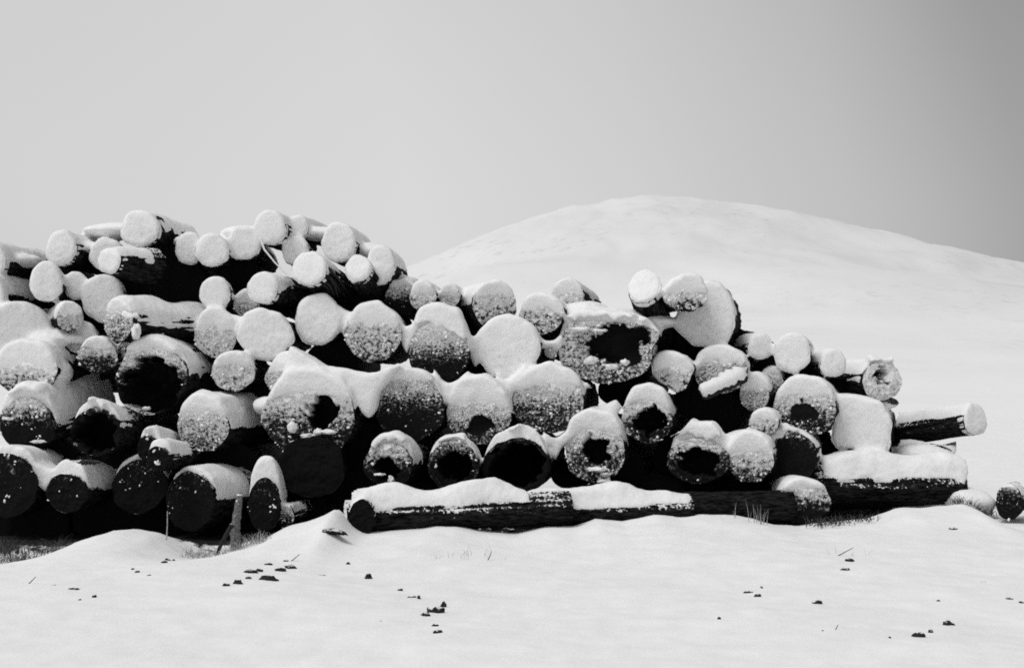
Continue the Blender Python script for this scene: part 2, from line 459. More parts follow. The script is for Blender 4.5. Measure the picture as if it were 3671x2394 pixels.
lg(250, 1140, 46, 50, 'small frosted log end with brown flecks right of the big snow-buried log', dz=-0.15, yaw=-20, cov=0.75, fr=0.75, cap=18)
lg(90, 1328, 108, 84, 'broad log end at the left edge, white above and dark speckled below', yaw=42, cov=0.55, fr=0.3, cap=40, capl=1.3, L=3)
lg(288, 1216, 56, 50, 'snow-rounded log end tucked behind the small dark-bellied one', dz=0.2, cap=20)
lg(352, 1276, 68, 60, 'small log end with dark speckled belly left of the big hollow log', cov=0.6, fr=0.35, cap=14)
lg(541, 1362, 120, 125, 'big log with black rotted face and heavy snow arch in the left half', yaw=36, cov=0.24, fr=0.05, rim=0.1, hol=(0.0, -0.22, 0.82, 0.5), cap=44, capl=0.9)
lg(474, 1268, 56, 62, 'dark log end of which only the left rim shows behind the big black-faced log', dz=0.2, cov=0.2, fr=0.3, cap=12)
lg(97, 1523, 92, 98, 'dark wide log end at left under a long snow-covered body', wrap=0.3, dz=0.15, pitch=9, yaw=47, cov=0.14, fr=0.18, cap=58, capl=1.5, L=1.5)
lg(344, 1548, 86, 88, 'black round log end under a thick snow hood right of the long snow-covered body', hood=True, dz=-0.35, yaw=28, cov=0.06, fr=0.04, rim=0.05, hol=(0, -0.05, 0.8, 0.5), cap=34)
lg(22, 1740, 105, 115, 'black log end cut by the left edge, lowest in the corner', yaw=38, cov=0.02, fr=0.17, cap=34, capl=0.9)
lg(239, 1768, 70, 70, 'black speckled log end wearing a broad snow hood near the lower left corner', hood=True, yaw=42, cov=0.0, fr=0.16, cap=58, capl=0.9)
lg(500, 1745, 95, 95, 'large black log end under two small stacked logs', hood=True, cov=0.03, fr=0.17, dz=0.1, cap=22, capl=0.5)
lg(564, 1644, 42, 44, 'small dark log end hooded in snow, the front one of two small ones', hood=True, yaw=36, dz=-0.5, cov=0.0, fr=0.17, cap=34, capl=0.7, L=0.9)
lg(530, 1606, 38, 46, 'small dark log end behind and left of another small hooded one', yaw=34, dz=-0.25, cov=0.05, fr=0.15, cap=36, capl=0.7, L=0.9)
lg(681, 1797, 88, 105, 'black log end with snow lying on its body to the right, at the pile foot', yaw=46, cov=0.0, fr=0.17, cap=26, capl=0.9)
lg(724, 1532, 88, 90, 'log end coated in coarse white flakes under a smooth snow hood', wrap=0.3, yaw=40, cov=0.36, fr=0.58, cap=46, capl=1.2, L=2)
lg(836, 1334, 74, 68, 'small round white log end above the flake-coated one', cov=0.7, fr=0.75, cap=14)
lg(773, 1197, 75, 84, 'white log end overlapped by a heart-shaped one on its right', cov=0.85, fr=0.82, cap=14, dz=0.1)
lg(947, 1192, 100, 82, 'heart-shaped white log end narrowing to the lower right', cov=1.0, cap=14,
   pts=[(848, 1165), (880, 1128), (940, 1112), (1000, 1130), (1042, 1175), (1056, 1225), (1030, 1250), (995, 1288), (930, 1290), (880, 1260), (852, 1215)])
lg(1139, 1150, 82, 90, 'large even white round log end above the wide black gap', cov=1.1, cap=10, dz=0.1)
lg(1338, 1196, 100, 100, 'large round log end, white above and grey-flecked below, beside a snow saddle', cov=0.68, fr=0.6, cap=20, capl=0.8)
lg(1574, 1262, 108, 112, 'log end with dark lower face under a tall pointed snow cap', hood=True, cov=0.3, fr=0.22, cap=68, capl=0.8)
lg(1818, 1250, 116, 104, 'broad white frosted log end with a few dark cracks, in the middle', cov=1.0, fr=0.85, cap=22, capl=0.8)
lg(1976, 1258, 24, 28, 'tiny log stub between two big ones, pale and frosted', cov=0.7, fr=0.7, cap=10, dz=0.2)
lg(2166, 1272, 168, 112, 'huge broken log end with a black rotted hollow under a flat snow roof', hood=True, yaw=8, cov=0.12, fr=0.54, hol=(0.22, 0.30, 0.60, 0.2), cap=50, capl=1.5, rough=0.05,
   pts=[(2000, 1260), (2015, 1190), (2050, 1160), (2120, 1150), (2230, 1155), (2330, 1170), (2385, 1195), (2340, 1245), (2335, 1290), (2305, 1335), (2240, 1368), (2150, 1378), (2065, 1350), (2012, 1310)])
lg(2309, 1026, 60, 68, 'white round log end of the steeply tilted log lying on the snow roof', yaw=18, pitch=-30, cap=6, L=1.3, dz=-0.35, capl=0.4)
lg(2456, 1060, 82, 50, 'lumpy broken log chunk buried in snow in front of the big white disc', yaw=-12, L=0.7, dz=-0.5, cap=36, capl=0.7, cov=0.85, fr=0.6, rough=0.12)
lg(2530, 1128, 112, 120, 'big flat white disc-like log end with a thin bark rim on its right', L=1.2, yaw=9, cap=4, dz=0.05,
   pts=[(2420, 1170), (2440, 1040), (2500, 1008), (2560, 1010), (2610, 1050), (2634, 1110), (2625, 1180), (2590, 1244), (2490, 1244), (2450, 1205)])
lg(2727, 1246, 46, 44, 'small white log end left of a larger one on the falling right shoulder', yaw=-32, dz=0.2, cap=14, capl=2.0)
lg(2839, 1268, 66, 68, 'round white log end shaded on its right, on the falling right shoulder', yaw=4, cap=12, capl=2.0)
lg(2987, 1307, 46, 46, 'pale small log end, lowest of three on the falling right shoulder', yaw=-26, cap=14, capl=2.0)
lg(3165, 1368, 66, 68, 'broken snow-crusted log end with a dark hole, pointing out to the right', yaw=-47, hol=(-0.05, 0.35, 0.42, 0.4), cov=0.12, fr=0.95, cap=18, capl=1.4, L=1.7, rough=0.08)
lg(2410, 1337, 74, 70, 'heart-shaped frosted log end below the black shadow of the big disc', cov=0.85, fr=0.72, cap=14,
   pts=[(2334, 1300), (2360, 1272), (2405, 1266), (2455, 1285), (2486, 1320), (2470, 1375), (2450, 1402), (2420, 1408), (2385, 1380), (2345, 1350)])
lg(2582, 1328, 92, 84, 'frosted log end crossed by a slanting split slab', cov=0.65, fr=0.6, cap=14)
lg(2705, 1406, 52, 70, 'narrow frosted log end right of the slanting slab', cov=0.8, fr=0.72, cap=10, dz=0.1)
lg(2766, 1366, 42, 44, 'shaded grey log end glimpsed above and left of a large speckled one', dz=0.45, cov=0.4, fr=0.55, cap=14)
lg(2885, 1464, 108, 108, 'large log end with white crown, dark heart and speckled rim on the right side', cov=0.4, fr=0.35, rim=0.35, hol=(0.05, -0.1, 0.36, 0.02), cap=18, capl=0.8)
lg(3085, 1532, 125, 115, 'big angular frosted log end with a jagged lower edge', yaw=4, cov=1.0, fr=0.8, cap=14, capl=1.0, dz=0.1,
   pts=[(2990, 1420), (3060, 1430), (3160, 1450), (3195, 1520), (3186, 1590), (3166, 1644), (3120, 1640), (3050, 1605), (3005, 1612), (2975, 1575), (2985, 1520)])
lg(2738, 1515, 52, 46, 'small frosted log end sitting on the dark one between two large speckled logs', cov=0.75, fr=0.7, cap=10, dz=-0.25)
lg(2835, 1640, 92, 96, 'black round log end with fine white dots along its right rim', cov=0.06, fr=0.03, rim=0.3, cap=14)
lg(2690, 1644, 82, 88, 'round log end with snowy crown and dense white speckles below it', cov=0.5, fr=0.5, cap=20, dz=-0.25)
lg(2500, 1652, 108, 80, 'wide log end with black hollow heart under the tall smooth snow dome', hood=True, cov=0.22, fr=0.2, rim=0.25, hol=(0.05, -0.05, 0.62, 0.4), cap=66, capl=0.7)
lg(2320, 1502, 90, 86, 'round hollow log end, black inside a speckled ring, with snow sliding down its left', cov=0.34, fr=0.28, rim=0.3, hol=(0.1, -0.05, 0.58, 0.4), cap=52, capl=0.7)
lg(2132, 1612, 110, 120, 'tall log end with a speckled ring and a snow ledge in its black hole', cov=0.36, fr=0.42, rim=0.35, hol=(0.05, -0.05, 0.40, 0.35), cap=38, capl=0.7)
lg(1965, 1442, 126, 108, 'broad log end with coarse snowy texture and black left side in the centre', cov=0.36, fr=0.4, cap=46, capl=0.7)
lg(1718, 1484, 116, 108, 'round log end with snowy top and dense white flakes over black, centre of the pile', cov=0.48, fr=0.46, rim=0.2, hol=(0.1, -0.35, 0.35, 0.06), cap=46, capl=0.7)
lg(1466, 1464, 126, 118, 'black-faced log end with a snow rim and small white patch of flakes in the middle', cov=0.16, fr=0.18, rim=0.2, cap=34, capl=0.7)
lg(1393, 1668, 86, 78, 'small log end with rotted double hole under a pointed snow cap in the bottom row', hood=True, cov=0.2, fr=0.14, rim=0.1, hol=(-0.1, -0.1, 0.45, 0.35), cap=52, yaw=26, lean=0.5)
lg(1625, 1672, 90, 92, 'hollow log end with white dots round its dark ring, bottom row centre', cov=0.1, fr=0.12, rim=0.35, hol=(0.1, 0.0, 0.62, 0.5), cap=26, lean=-0.5)
lg(1853, 1668, 118, 98, 'pitch-black wide hollow log end under a heavy even snow hood', hood=True, cov=0.03, fr=0.02, rim=0.2, hol=(0, 0, 0.8, 0.8), cap=50, capl=0.6)
lg(1105, 1500, 162, 138, 'biggest butt log with a black pocket and a snow ledge in its rough face', yaw=22, cov=0.34, fr=0.3, rim=0.2, hol=(0.28, 0.12, 0.34, 0.4), cap=56, capl=0.8, rough=0.06)
lg(1120, 1672, 118, 112, 'black unlit log directly under the biggest butt log', dz=0.15, cov=0.0, fr=0.0, rim=0.06, cap=0)
lg(1020, 1352, 68, 58, 'frosted log end at the foot of the long white snow ridge', pitch=-14, yaw=50, cov=0.75, fr=0.7, cap=50, capl=0.9, L=1.2, lean=0.5)
lg(947, 1812, 58, 96, 'narrow dark upright log end under a tall snow hood at the pile foot', hood=True, cov=0.03, fr=0.17, cap=72, capl=0.6, yaw=14)
lg(1240, 1852, 14, 60, 'long log lying lengthways at the pile front under a smooth snow blanket', lump=1.1, wrap=-0.35, yaw=80, ru=72, L=2.4, dz=-0.35, cov=1.0, cap=44, capl=1.95, pitch=1.5)
lg(1297, 1856, 46, 66, 'short dark arched log stub standing before the long front log', yaw=14, L=0.45, dz=-0.62, cov=0.0, fr=0.0, cap=4, capl=0.3)
lg(1900, 1840, 12, 44, 'second lengthways log at the pile front, snow-patched and dark below', pitch=1.5, lump=1.1, L=1.8, wrap=-0.25, yaw=82, ru=66, dz=-0.2, cov=0.1, fr=0.5, cap=44, capl=1.8)
lg(2440, 1818, 12, 56, 'dark bare lengthways log along the pile foot beside dry stalks', yaw=80, ru=60, L=1.3, dz=-0.2, cov=0.0, fr=0.0, cap=0)
lg(2880, 1800, 92, 78, 'dark log end with a snow patch on its upper right, by the dry stalks', wrap=0, dz=-0.45, yaw=-14, cov=0.28, fr=0.2, cap=12, capl=0.8, lean=0.6)
lg(3440, 1738, 20, 66, 'long thick log lying lengthways at the right foot of the pile, broad snow on top', taper=0.4, lump=0.7, wrap=-0.2, yaw=-92, ru=84, L=1.85, dz=-0.1, cov=0.8, fr=0.7, cap=46, capl=1.75, Y=17.25)
lg(3418, 1652, 20, 42, 'snow-buried log behind and above the long one at the right foot', lump=0.6, wrap=0.5, yaw=-72, ru=90, L=1.6, dz=0.5, cov=0.8, fr=0.7, cap=40, capl=1.6, Y=17.6)
lg(3497, 1510, 40, 50, 'log jutting out to the right with a rounded white end and black underside', wrap=-0.1, yaw=-52, pitch=-7, L=2.0, cov=1.1, cap=26, capl=2.0, Y=17.6)
lg(3619, 1800, 48, 62, 'lone dark log end standing apart in the snow at the right edge', yaw=8, L=0.6, cov=0.1, fr=0.22, cap=4, Y=16.3, group=None)
lg(1022, 1852, 32, 44, 'small greyish log end leaning low between the upright hood and the front log', cov=0.3, fr=0.35, cap=6, dz=0.15, yaw=30, L=1)

FILLER = 'extra log added deep in a gap of the pile to block stray light'  # added logs behind the gaps, blocking light so the gaps stay black
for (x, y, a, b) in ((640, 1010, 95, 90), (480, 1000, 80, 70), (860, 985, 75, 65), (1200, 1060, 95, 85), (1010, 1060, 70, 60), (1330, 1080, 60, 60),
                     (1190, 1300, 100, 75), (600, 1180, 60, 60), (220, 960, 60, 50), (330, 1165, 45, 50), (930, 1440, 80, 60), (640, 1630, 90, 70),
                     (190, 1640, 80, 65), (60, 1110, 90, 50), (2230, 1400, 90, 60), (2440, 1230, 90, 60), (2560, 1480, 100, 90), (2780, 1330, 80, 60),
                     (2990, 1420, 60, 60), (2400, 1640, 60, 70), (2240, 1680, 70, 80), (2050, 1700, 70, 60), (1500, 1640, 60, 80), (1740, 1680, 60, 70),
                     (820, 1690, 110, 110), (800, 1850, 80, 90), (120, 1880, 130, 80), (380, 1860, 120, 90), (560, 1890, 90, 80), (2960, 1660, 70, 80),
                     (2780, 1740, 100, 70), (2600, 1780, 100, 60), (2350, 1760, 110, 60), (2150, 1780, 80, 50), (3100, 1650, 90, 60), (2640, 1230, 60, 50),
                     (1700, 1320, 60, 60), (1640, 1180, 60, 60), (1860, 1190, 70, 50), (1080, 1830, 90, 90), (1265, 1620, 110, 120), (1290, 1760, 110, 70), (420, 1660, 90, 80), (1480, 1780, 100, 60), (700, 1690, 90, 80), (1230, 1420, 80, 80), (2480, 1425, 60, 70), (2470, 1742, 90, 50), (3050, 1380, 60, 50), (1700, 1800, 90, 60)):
    lg(x, y, a, b, FILLER, dz=0.75, cap=0, cov=0.0, fr=0.0, L=3.6, group='light-blocking logs added in the gaps')

# ------------------------------------------------------------------ geometry of the logs
NTH = 180
TH = np.arange(NTH) / NTH * 2 * math.pi

def outline(d, Y):
    k = Y / F
    cy_ = math.cos(R_(d['rel']))
    seed = random.random() * 90
    if d['pts']:
        P = np.array(d['pts'], dtype=float)
        P = np.stack([(P[:, 0] - d['cx']) / cy_, -(P[:, 1] - d['cy'])], -1) * k
        Q = np.roll(P, -1, 0)
        R = np.zeros(NTH)
        for i, t in enumerate(TH):
            dx, dy = math.cos(t), math.sin(t)
            best = 0
            for p, q in zip(P, Q):
                e = q - p
                det = -dx * e[1] + dy * e[0]
                if abs(det) < 1e-9: continue
                s = (-p[0] * e[1] + p[1] * e[0]) / det
                u = (dx * p[1] - dy * p[0]) / det
                if s > 0 and -1e-6 <= u <= 1 + 1e-6: best = max(best, s)
            R[i] = best if best > 0 else 0.1
        for _ in range(6): R = (np.roll(R, 1) + 2 * R + np.roll(R, -1)) / 4
    else:
        a = (d['ru'] if d['ru'] else d['rx'] / cy_) * k
        b = d['ry'] * k
        R = a * b / np.sqrt((b * np.cos(TH)) ** 2 + (a * np.sin(TH)) ** 2)
    w = np.array([mnoise.noise(Vector((math.cos(t) * 1.3 + seed, math.sin(t) * 1.3, seed))) + 0.5 * mnoise.noise(Vector((math.cos(t) * 3.5, math.sin(t) * 3.5 + seed, 5))) for t in TH])
    return R * (1 + d['rough'] * 1.6 * w)

for d in LOGS:
    Y = d['Y'] if d['Y'] else float(base_depth(d['cx'])) + (1880 - d['cy']) * 0.0017
    Y += d['dz']
    d['Yd'] = Y
    d['C'] = pt(d['cx'], d['cy'], Y)
    y, p = R_(d['yaw']), R_(d['pitch'])
    a = np.array([math.sin(y) * math.cos(p), math.cos(y) * math.cos(p), math.sin(p)])
    u = np.array([math.cos(y), -math.sin(y), 0.0])
    d['a'], d['u'], d['w'] = a, u, np.cross(u, a)
    d['R'] = outline(d, Y)
    d['T'] = d['cap'] * Y / F * (0.86 if d['cap'] < 60 else 1.0)
    d['seed'] = random.random() * 100

def to_world(d, u, w, s):
    return d['C'] + np.outer(u, d['u']) + np.outer(w, d['w']) + np.outer(s, d['a'])

def sdf(d, P):
    q = P - d['C']
    u, w, s = q @ d['u'], q @ d['w'], q @ d['a']
    rho = np.hypot(u, w)
    i = (np.arctan2(w, u) / (2 * math.pi) * NTH).astype(int) % NTH
    R = d['R'][i] * (1 + d['taper'] * np.clip(s, 0, d['L']) / d['L'])
    dr = rho - R
    da = np.maximum(-s, s - d['L'])
    return np.where((dr > 0) & (da > 0), np.hypot(dr, da), np.maximum(dr, da))

# ---- snow: raw solids for caps and plastered faces, melted into one body, then cut back into one cap per log
RV, RF = [], []
def add_prism(rings):
    """closed tube through rings (lists of (n,3) arrays), ends fanned shut"""
    n = len(rings[0]); o = sum(len(v) for v in RV)
    RV.append(np.concatenate(rings)); 
    for k in range(len(rings) - 1):
        for i in range(n):
            j = (i + 1) % n
            RF.append((o + k * n + i, o + k * n + j, o + (k + 1) * n + j, o + (k + 1) * n + i))
    c0, c1 = rings[0].mean(0), rings[-1].mean(0)
    RV.append(np.stack([c0, c1])); b = o + n * len(rings)
    for i in range(n):
        j = (i + 1) % n
        RF.append((b, o + j, o + i)); m = o + (len(rings) - 1) * n
        RF.append((b + 1, m + i, m + j))

SEL = np.arange(0, NTH, 5)
def cap_section(d, th_idx, s, amt):
    th = TH[th_idx]; R = d['R'][th_idx] * (1 + d['taper'] * max(s, 0) / d['L'])
    thl = th + d['lean'] * 0.35
    e = np.array([mnoise.noise(Vector((math.cos(x) * 0.8 + d['seed'], s * 2.3, 3))) + 0.6 * mnoise.noise(Vector((math.cos(x) * 0.8, s * 7.0 + d['seed'], 8))) for x in th])
    q = sstep(-0.02 - d['wrap'] + 0.35 * e, 0.95, np.sin(thl))
    t = np.array([1 + 0.38 * mnoise.noise(Vector((math.cos(x) * 2.0 + d['seed'], s * 3.1, math.sin(x) * 2.0))) for x in th])
    T = d['T'] * amt * t
    u = R * np.cos(th) * (1 + 0.03 * q) ; w = R * np.sin(th) + T * q
    return u, w, q

for d in LOGS:
    if d['cap'] <= 0: continue
    capl = min(d['capl'], d['L'])
    rings = []
    nst = max(5, int(capl / 0.12))
    for k in range(nst + 1):
        f = k / nst; s = 0.05 + f * (capl - 0.05)
        amt = (1.0 if capl > 1.0 else 1 - 0.75 * f * f) * (1 + d['lump'] * mnoise.noise(Vector((s * 2.2, d['seed'], 0)))) * (1 - 0.85 * sstep(0.8, 1.0, f) if d['lump'] else 1)
        u, w, q = cap_section(d, SEL, s, amt)
        inner = 0.78
        th = TH[SEL]; R = d['R'][SEL] * (1 + d['taper'] * s / d['L'])
        u = np.where(q > 0.001, u, R * np.cos(th) * inner); w = np.where(q > 0.001, w, R * np.sin(th) * inner)
        rings.append(to_world(d, u, w, np.full(len(u), s)))
    add_prism(rings)
    # the snow plastered over the cut face, from the crown down to the ragged edge
    Rm = d['R'].mean()
    top = d['R'][NTH // 4]; bot = d['R'][3 * NTH // 4]
    he = top - (top + bot) * min(d['cov'], 1.0)
    sel = np.arange(0, NTH, 3)
    if d['cov'] >= 1.0:
        th = sel
    else:
        order = (np.arange(len(sel)) + int(len(sel) * 0.75)) % len(sel)      # start at the bottom of the face
        cand = sel[order]
        th = np.array([i for i in cand if d['R'][i] * math.sin(TH[i]) >= he])
        if len(th) < 6: continue
    u, w, q = cap_section(d, th, 0.0, 1.0)
    u = u * 1.012; 
    w = np.where(np.sin(TH[th]) < 0, w * 1.012, w)
    if d['cov'] < 1.0:
        n_ch = 22
        f = np.linspace(0, 1, n_ch + 2)[1:-1]
        cu = u[-1] + (u[0] - u[-1]) * f; cw = w[-1] + (w[0] - w[-1]) * f
        cw = cw + np.array([0.13 * mnoise.noise(Vector((x * 8, d['seed'], 2))) + 0.06 * mnoise.noise(Vector((x * 24, d['seed'], 7))) for x in cu]) + 0.16 * Rm * np.sin(f * math.pi) * (1 if d['hol'] else 0.2)
        u = np.concatenate([u, cu]); w = np.concatenate([w, cw])
    lip = d['lip'] + 0.012
    lp_ = lip * sstep(he - 0.02, he + 0.9 * (top - he), w) if d['cov'] < 1 else np.full(len(u), lip * 0.6)
    if d['cov'] < 1: lp_[-n_ch:] = -0.012 if not d['hood'] else lip
    rings = [to_world(d, u * 0.93, w * 0.95, -lp_), to_world(d, u, w, np.full(len(u), 0.02)), to_world(d, u, w, np.full(len(u), 0.12))]
    add_prism(rings)

def blob(px, py, Y, rx, ry, rd, n=14):
    """a soft lump of drifted snow, radii in photo pixels across / up and metres deep"""
    k = Y / F; c = pt(px, py, Y); rings = []
    for f in np.linspace(-0.96, 0.96, 9):
        r = math.sqrt(1 - f * f); t = np.arange(n) / n * 2 * math.pi
        rings.append(np.stack([c[0] + rx * k * r * np.cos(t), np.full(n, c[1] + rd * f), c[2] + ry * k * r * np.sin(t)], -1))
    add_prism(rings)

def Yat(px, py, dz=0.0):
    return float(base_depth(px)) + (1880 - py) * 0.0017 + dz

# saddles of snow bridging neighbouring logs: webs traced in the photo, half a metre deep, just behind the cut faces
def web(P, Y0, depth=0.45):
    P = np.array(P, dtype=float)
    Q = []
    for a, b in zip(P, np.roll(P, -1, 0)):
        for f in (0, 0.5): Q.append(a + (b - a) * f)
    Q = np.array(Q)
    if np.sum(Q[:, 0] * np.roll(Q[:, 1], -1) - np.roll(Q[:, 0], -1) * Q[:, 1]) > 0: Q = Q[::-1]
    c = Q.mean(0)
    rings = []
    for y, sc in ((Y0, 0.86), (Y0 + 0.05, 1.0), (Y0 + depth * 0.6, 1.0), (Y0 + depth, 0.8)):
        rings.append(np.array([pt(*(c + (q - c) * sc), Y0) + np.array([0, y - Y0, 0]) for q in Q]))
    add_prism(rings)

def YL(*keys):
    return max(next(d['Yd'] for d in LOGS if k in d['label']) for k in keys)

web([(1418, 1140), (1440, 1165), (1455, 1170), (1475, 1160), (1505, 1130), (1505, 1180), (1475, 1230), (1457, 1272), (1442, 1240), (1420, 1190)], YL('beside a snow saddle', 'tall pointed snow cap') + 0.02)
web([(1655, 1130), (1672, 1195), (1690, 1206), (1710, 1203), (1765, 1165), (1765, 1230), (1715, 1300), (1703, 1318), (1688, 1290), (1660, 1230)], YL('tall pointed snow cap', 'broad white frosted') + 0.02)
web([(1875, 1155), (1920, 1198), (1958, 1220), (1985, 1220), (1996, 1212), (2012, 1195), (2022, 1210), (2012, 1255), (1990, 1240), (1955, 1245), (1915, 1260)], YL('broad white frosted', 'huge broken') + 0.04)
web([(1035, 1235), (1090, 1270), (1150, 1308), (1230, 1320), (1320, 1338), (1350, 1334), (1400, 1312), (1440, 1305), (1405, 1350), (1358, 1405), (1345, 1470), (1320, 1500), (1292, 1480), (1285, 1430), (1220, 1392), (1120, 1385), (1050, 1410), (1010, 1340)], YL('biggest butt') + 0.03, 0.6)
web([(1550, 1315), (1585, 1366), (1610, 1374), (1640, 1360), (1685, 1322), (1672, 1380), (1617, 1425), (1603, 1460), (1588, 1420), (1565, 1370)], YL('black-faced log end with a snow rim', 'dense white flakes over black') + 0.02)
web([(1775, 1335), (1808, 1363), (1825, 1364), (1852, 1340), (1885, 1308), (1872, 1360), (1840, 1405), (1832, 1440), (1818, 1400), (1788, 1370)], YL('dense white flakes over black', 'coarse snowy texture') + 0.02)
web([(1945, 1540), (1970, 1570), (1995, 1574), (2040, 1540), (2095, 1485), (2085, 1545), (2015, 1605), (1990, 1655), (1978, 1605), (1955, 1580)], YL('pitch-black wide', 'tall log end with a speckled') + 0.02)
web([(2085, 1485), (2115, 1460), (2150, 1457), (2185, 1446), (2215, 1430), (2230, 1460), (2205, 1500), (2190, 1525), (2140, 1505), (2100, 1505)], YL('tall log end with a speckled', 'round hollow log end') + 0.02)
web([(2565, 1505), (2595, 1558), (2620, 1559), (2650, 1545), (2695, 1538), (2665, 1600), (2617, 1650), (2588, 1600)], YL('wide log end with black hollow', 'dense white speckles below') + 0.02)
web([(835, 1125), (868, 1140), (892, 1128), (882, 1172), (862, 1190), (846, 1165)], YL('overlapped by a heart', 'heart-shaped white') + 0.02)
web([(1205, 1090), (1240, 1113), (1260, 1119), (1285, 1100), (1272, 1160), (1232, 1210), (1215, 1150)], YL('large even white', 'beside a snow saddle') + 0.02)
web([(2445, 1268), (2480, 1299), (2500, 1301), (2525, 1282), (2512, 1320), (2491, 1338), (2468, 1312)], YL('heart-shaped frosted', 'crossed by a slanting') + 0.02)
web([(105, 1640), (150, 1668), (200, 1690), (220, 1678), (200, 1730), (160, 1765), (130, 1745), (100, 1690)], YL('lowest in the corner', 'broad snow hood near') + 0.05)
web([(2760, 1530), (2790, 1538), (2830, 1540), (2880, 1560), (2830, 1575), (2770, 1570)], YL('black round log end with fine') + 0.02, 0.3)

# drifts lying on ledges and behind the top row
for (x, y, dz, rx, ry, rd) in (
    (2170, 1135, 0.3, 150, 34, 0.4), (2330, 1155, 0.35, 100, 30, 0.4), (2100, 1115, 0.6, 90, 36, 0.4), (2190, 1378, 0.2, 100, 20, 0.15),
    (3310, 1630, 0.7, 110, 44, 0.4), (3190, 1660, 0.6, 60, 34, 0.4), (3170, 1442, 0.5, 50, 26, 0.3),
    (200, 1215, 0.25, 120, 36, 0.3), (200, 1335, 0.2, 60, 50, 0.25), (120, 1255, 0.2, 110, 36, 0.3), (960, 1455, 0.3, 60, 36, 0.2),
    (455, 830, 0.6, 160, 30, 0.4), (720, 870, 0.6, 120, 26, 0.4), (880, 840, 0.6, 90, 30, 0.4), (320, 895, 0.6, 80, 26, 0.4), (1150, 840, 0.6, 80, 26, 0.3),
    (1330, 905, 0.6, 60, 36, 0.3), (1440, 1010, 0.8, 70, 22, 0.3), (60, 935, 0.5, 90, 28, 0.3)):
    blob(x, y, Yat(x, y, dz), rx, ry, rd)

raw = bpy.data.meshes.new('raw_snow')
raw.from_pydata(np.concatenate(RV).tolist(), [], RF); raw.update()
ro = bpy.data.objects.new('raw_snow', raw); COL.objects.link(ro)
md = ro.modifiers.new('remesh', 'REMESH'); md.mode = 'VOXEL'; md.voxel_size = 0.020; md.adaptivity = 0
dg = bpy.context.evaluated_depsgraph_get()
ev = ro.evaluated_get(dg); em = ev.to_mesh()
V = np.empty(len(em.vertices) * 3, dtype=np.float32); em.vertices.foreach_get('co', V); V = V.reshape(-1, 3).astype(np.float64)
FQ = np.empty(len(em.polygons) * 4, dtype=np.int32); em.loops.foreach_get('vertex_index', FQ); FQ = FQ.reshape(-1, 4)
ev.to_mesh_clear()
bpy.data.objects.remove(ro); bpy.data.meshes.remove(raw)
# settle the snow: Laplacian smoothing rounds the hoods and fills the saddles
E = np.concatenate([FQ[:, [0, 1]], FQ[:, [1, 2]], FQ[:, [2, 3]], FQ[:, [3, 0]]])
nV = len(V); deg = np.bincount(E[:, 0], minlength=nV).astype(float)
for it in range(15):
    A = np.stack([np.bincount(E[:, 0], weights=V[E[:, 1], c], minlength=nV) for c in range(3)], -1) / deg[:, None]
    lam = 0.6 if it % 2 == 0 else -0.15
    V = V + lam * (A - V)
Cf = V[FQ].mean(1)
best = np.full(len(FQ), 1e9); who = np.zeros(len(FQ), dtype=int)
for i, d in enumerate(LOGS):
    m = np.abs(Cf[:, 0] - d['C'][0] - d['a'][0] * d['L'] / 2) < 1.2 + abs(d['a'][0]) * d['L'] / 2
    s = sdf(d, Cf[m])
    b = best[m]; w_ = who[m]
    if d['cap'] > 0:
        k = s < b; w_[k] = i; who[m] = w_
    best[m] = np.minimum(b, s)
crumb = np.array([mnoise.noise(Vector(c * 5.0)) + 0.7 * mnoise.noise(Vector(c * 15.0)) for c in Cf.astype(float)]) if len(Cf) < 900000 else 0
keep = best > -0.014 + 0.020 * crumb
# wind-worn surface: shallow pits and grains
sel_v = np.unique(FQ[keep])
for vi in sel_v:
    p = V[vi]; q = Vector(p)
    V[vi] = p + (0.010 * mnoise.noise(q * 6.0) + 0.006 * mnoise.noise(q * 17.0)) * np.array([0.4, -0.6, 0.7])
FQ = FQ[keep]; who = who[keep]
# vertex normals of the whole body, so that caps of neighbours shade as one drift
fn = np.cross(V[FQ[:, 2]] - V[FQ[:, 0]], V[FQ[:, 3]] - V[FQ[:, 1]])
VN = np.zeros_like(V)
for c in range(4):
    for k in range(3): VN[:, k] += np.bincount(FQ[:, c], weights=fn[:, k], minlength=nV)
VN /= np.maximum(np.linalg.norm(VN, axis=1, keepdims=True), 1e-9)

def main_pieces(f):
    '''drop stray scraps of snow cut loose from a cap'''
    if len(f) < 8: return f
    used, inv = np.unique(f, return_inverse=True); inv = inv.reshape(f.shape)
    lab = np.arange(len(used))
    for _ in range(400):
        m = lab[inv].min(1)
        new = lab.copy()
        for c in range(4): np.minimum.at(new, inv[:, c], m)
        new = new[new]
        if np.array_equal(new, lab): break
        lab = new
    fl = lab[inv[:, 0]]
    ids, cnt = np.unique(fl, return_counts=True)
    return f[np.isin(fl, ids[cnt > 0.22 * len(f)])]

def build_cap(i, root):
    f = main_pieces(FQ[who == i])
    if len(f) < 8: return
    used, inv = np.unique(f, return_inverse=True)
    me = mesh_np('snow_cap', V[used] - d_base[i], inv.reshape(f.shape), M_snow)
    d = LOGS[i]; q = V[used] - d['C']
    fattr(me, 'fh', (q @ d['w']) / d['R'].mean() + 0.4 * np.abs(q @ d['u']) / d['R'].mean() * 0)
    me.normals_split_custom_set_from_vertices(VN[used].tolist())
    link('snow_cap', me, root)

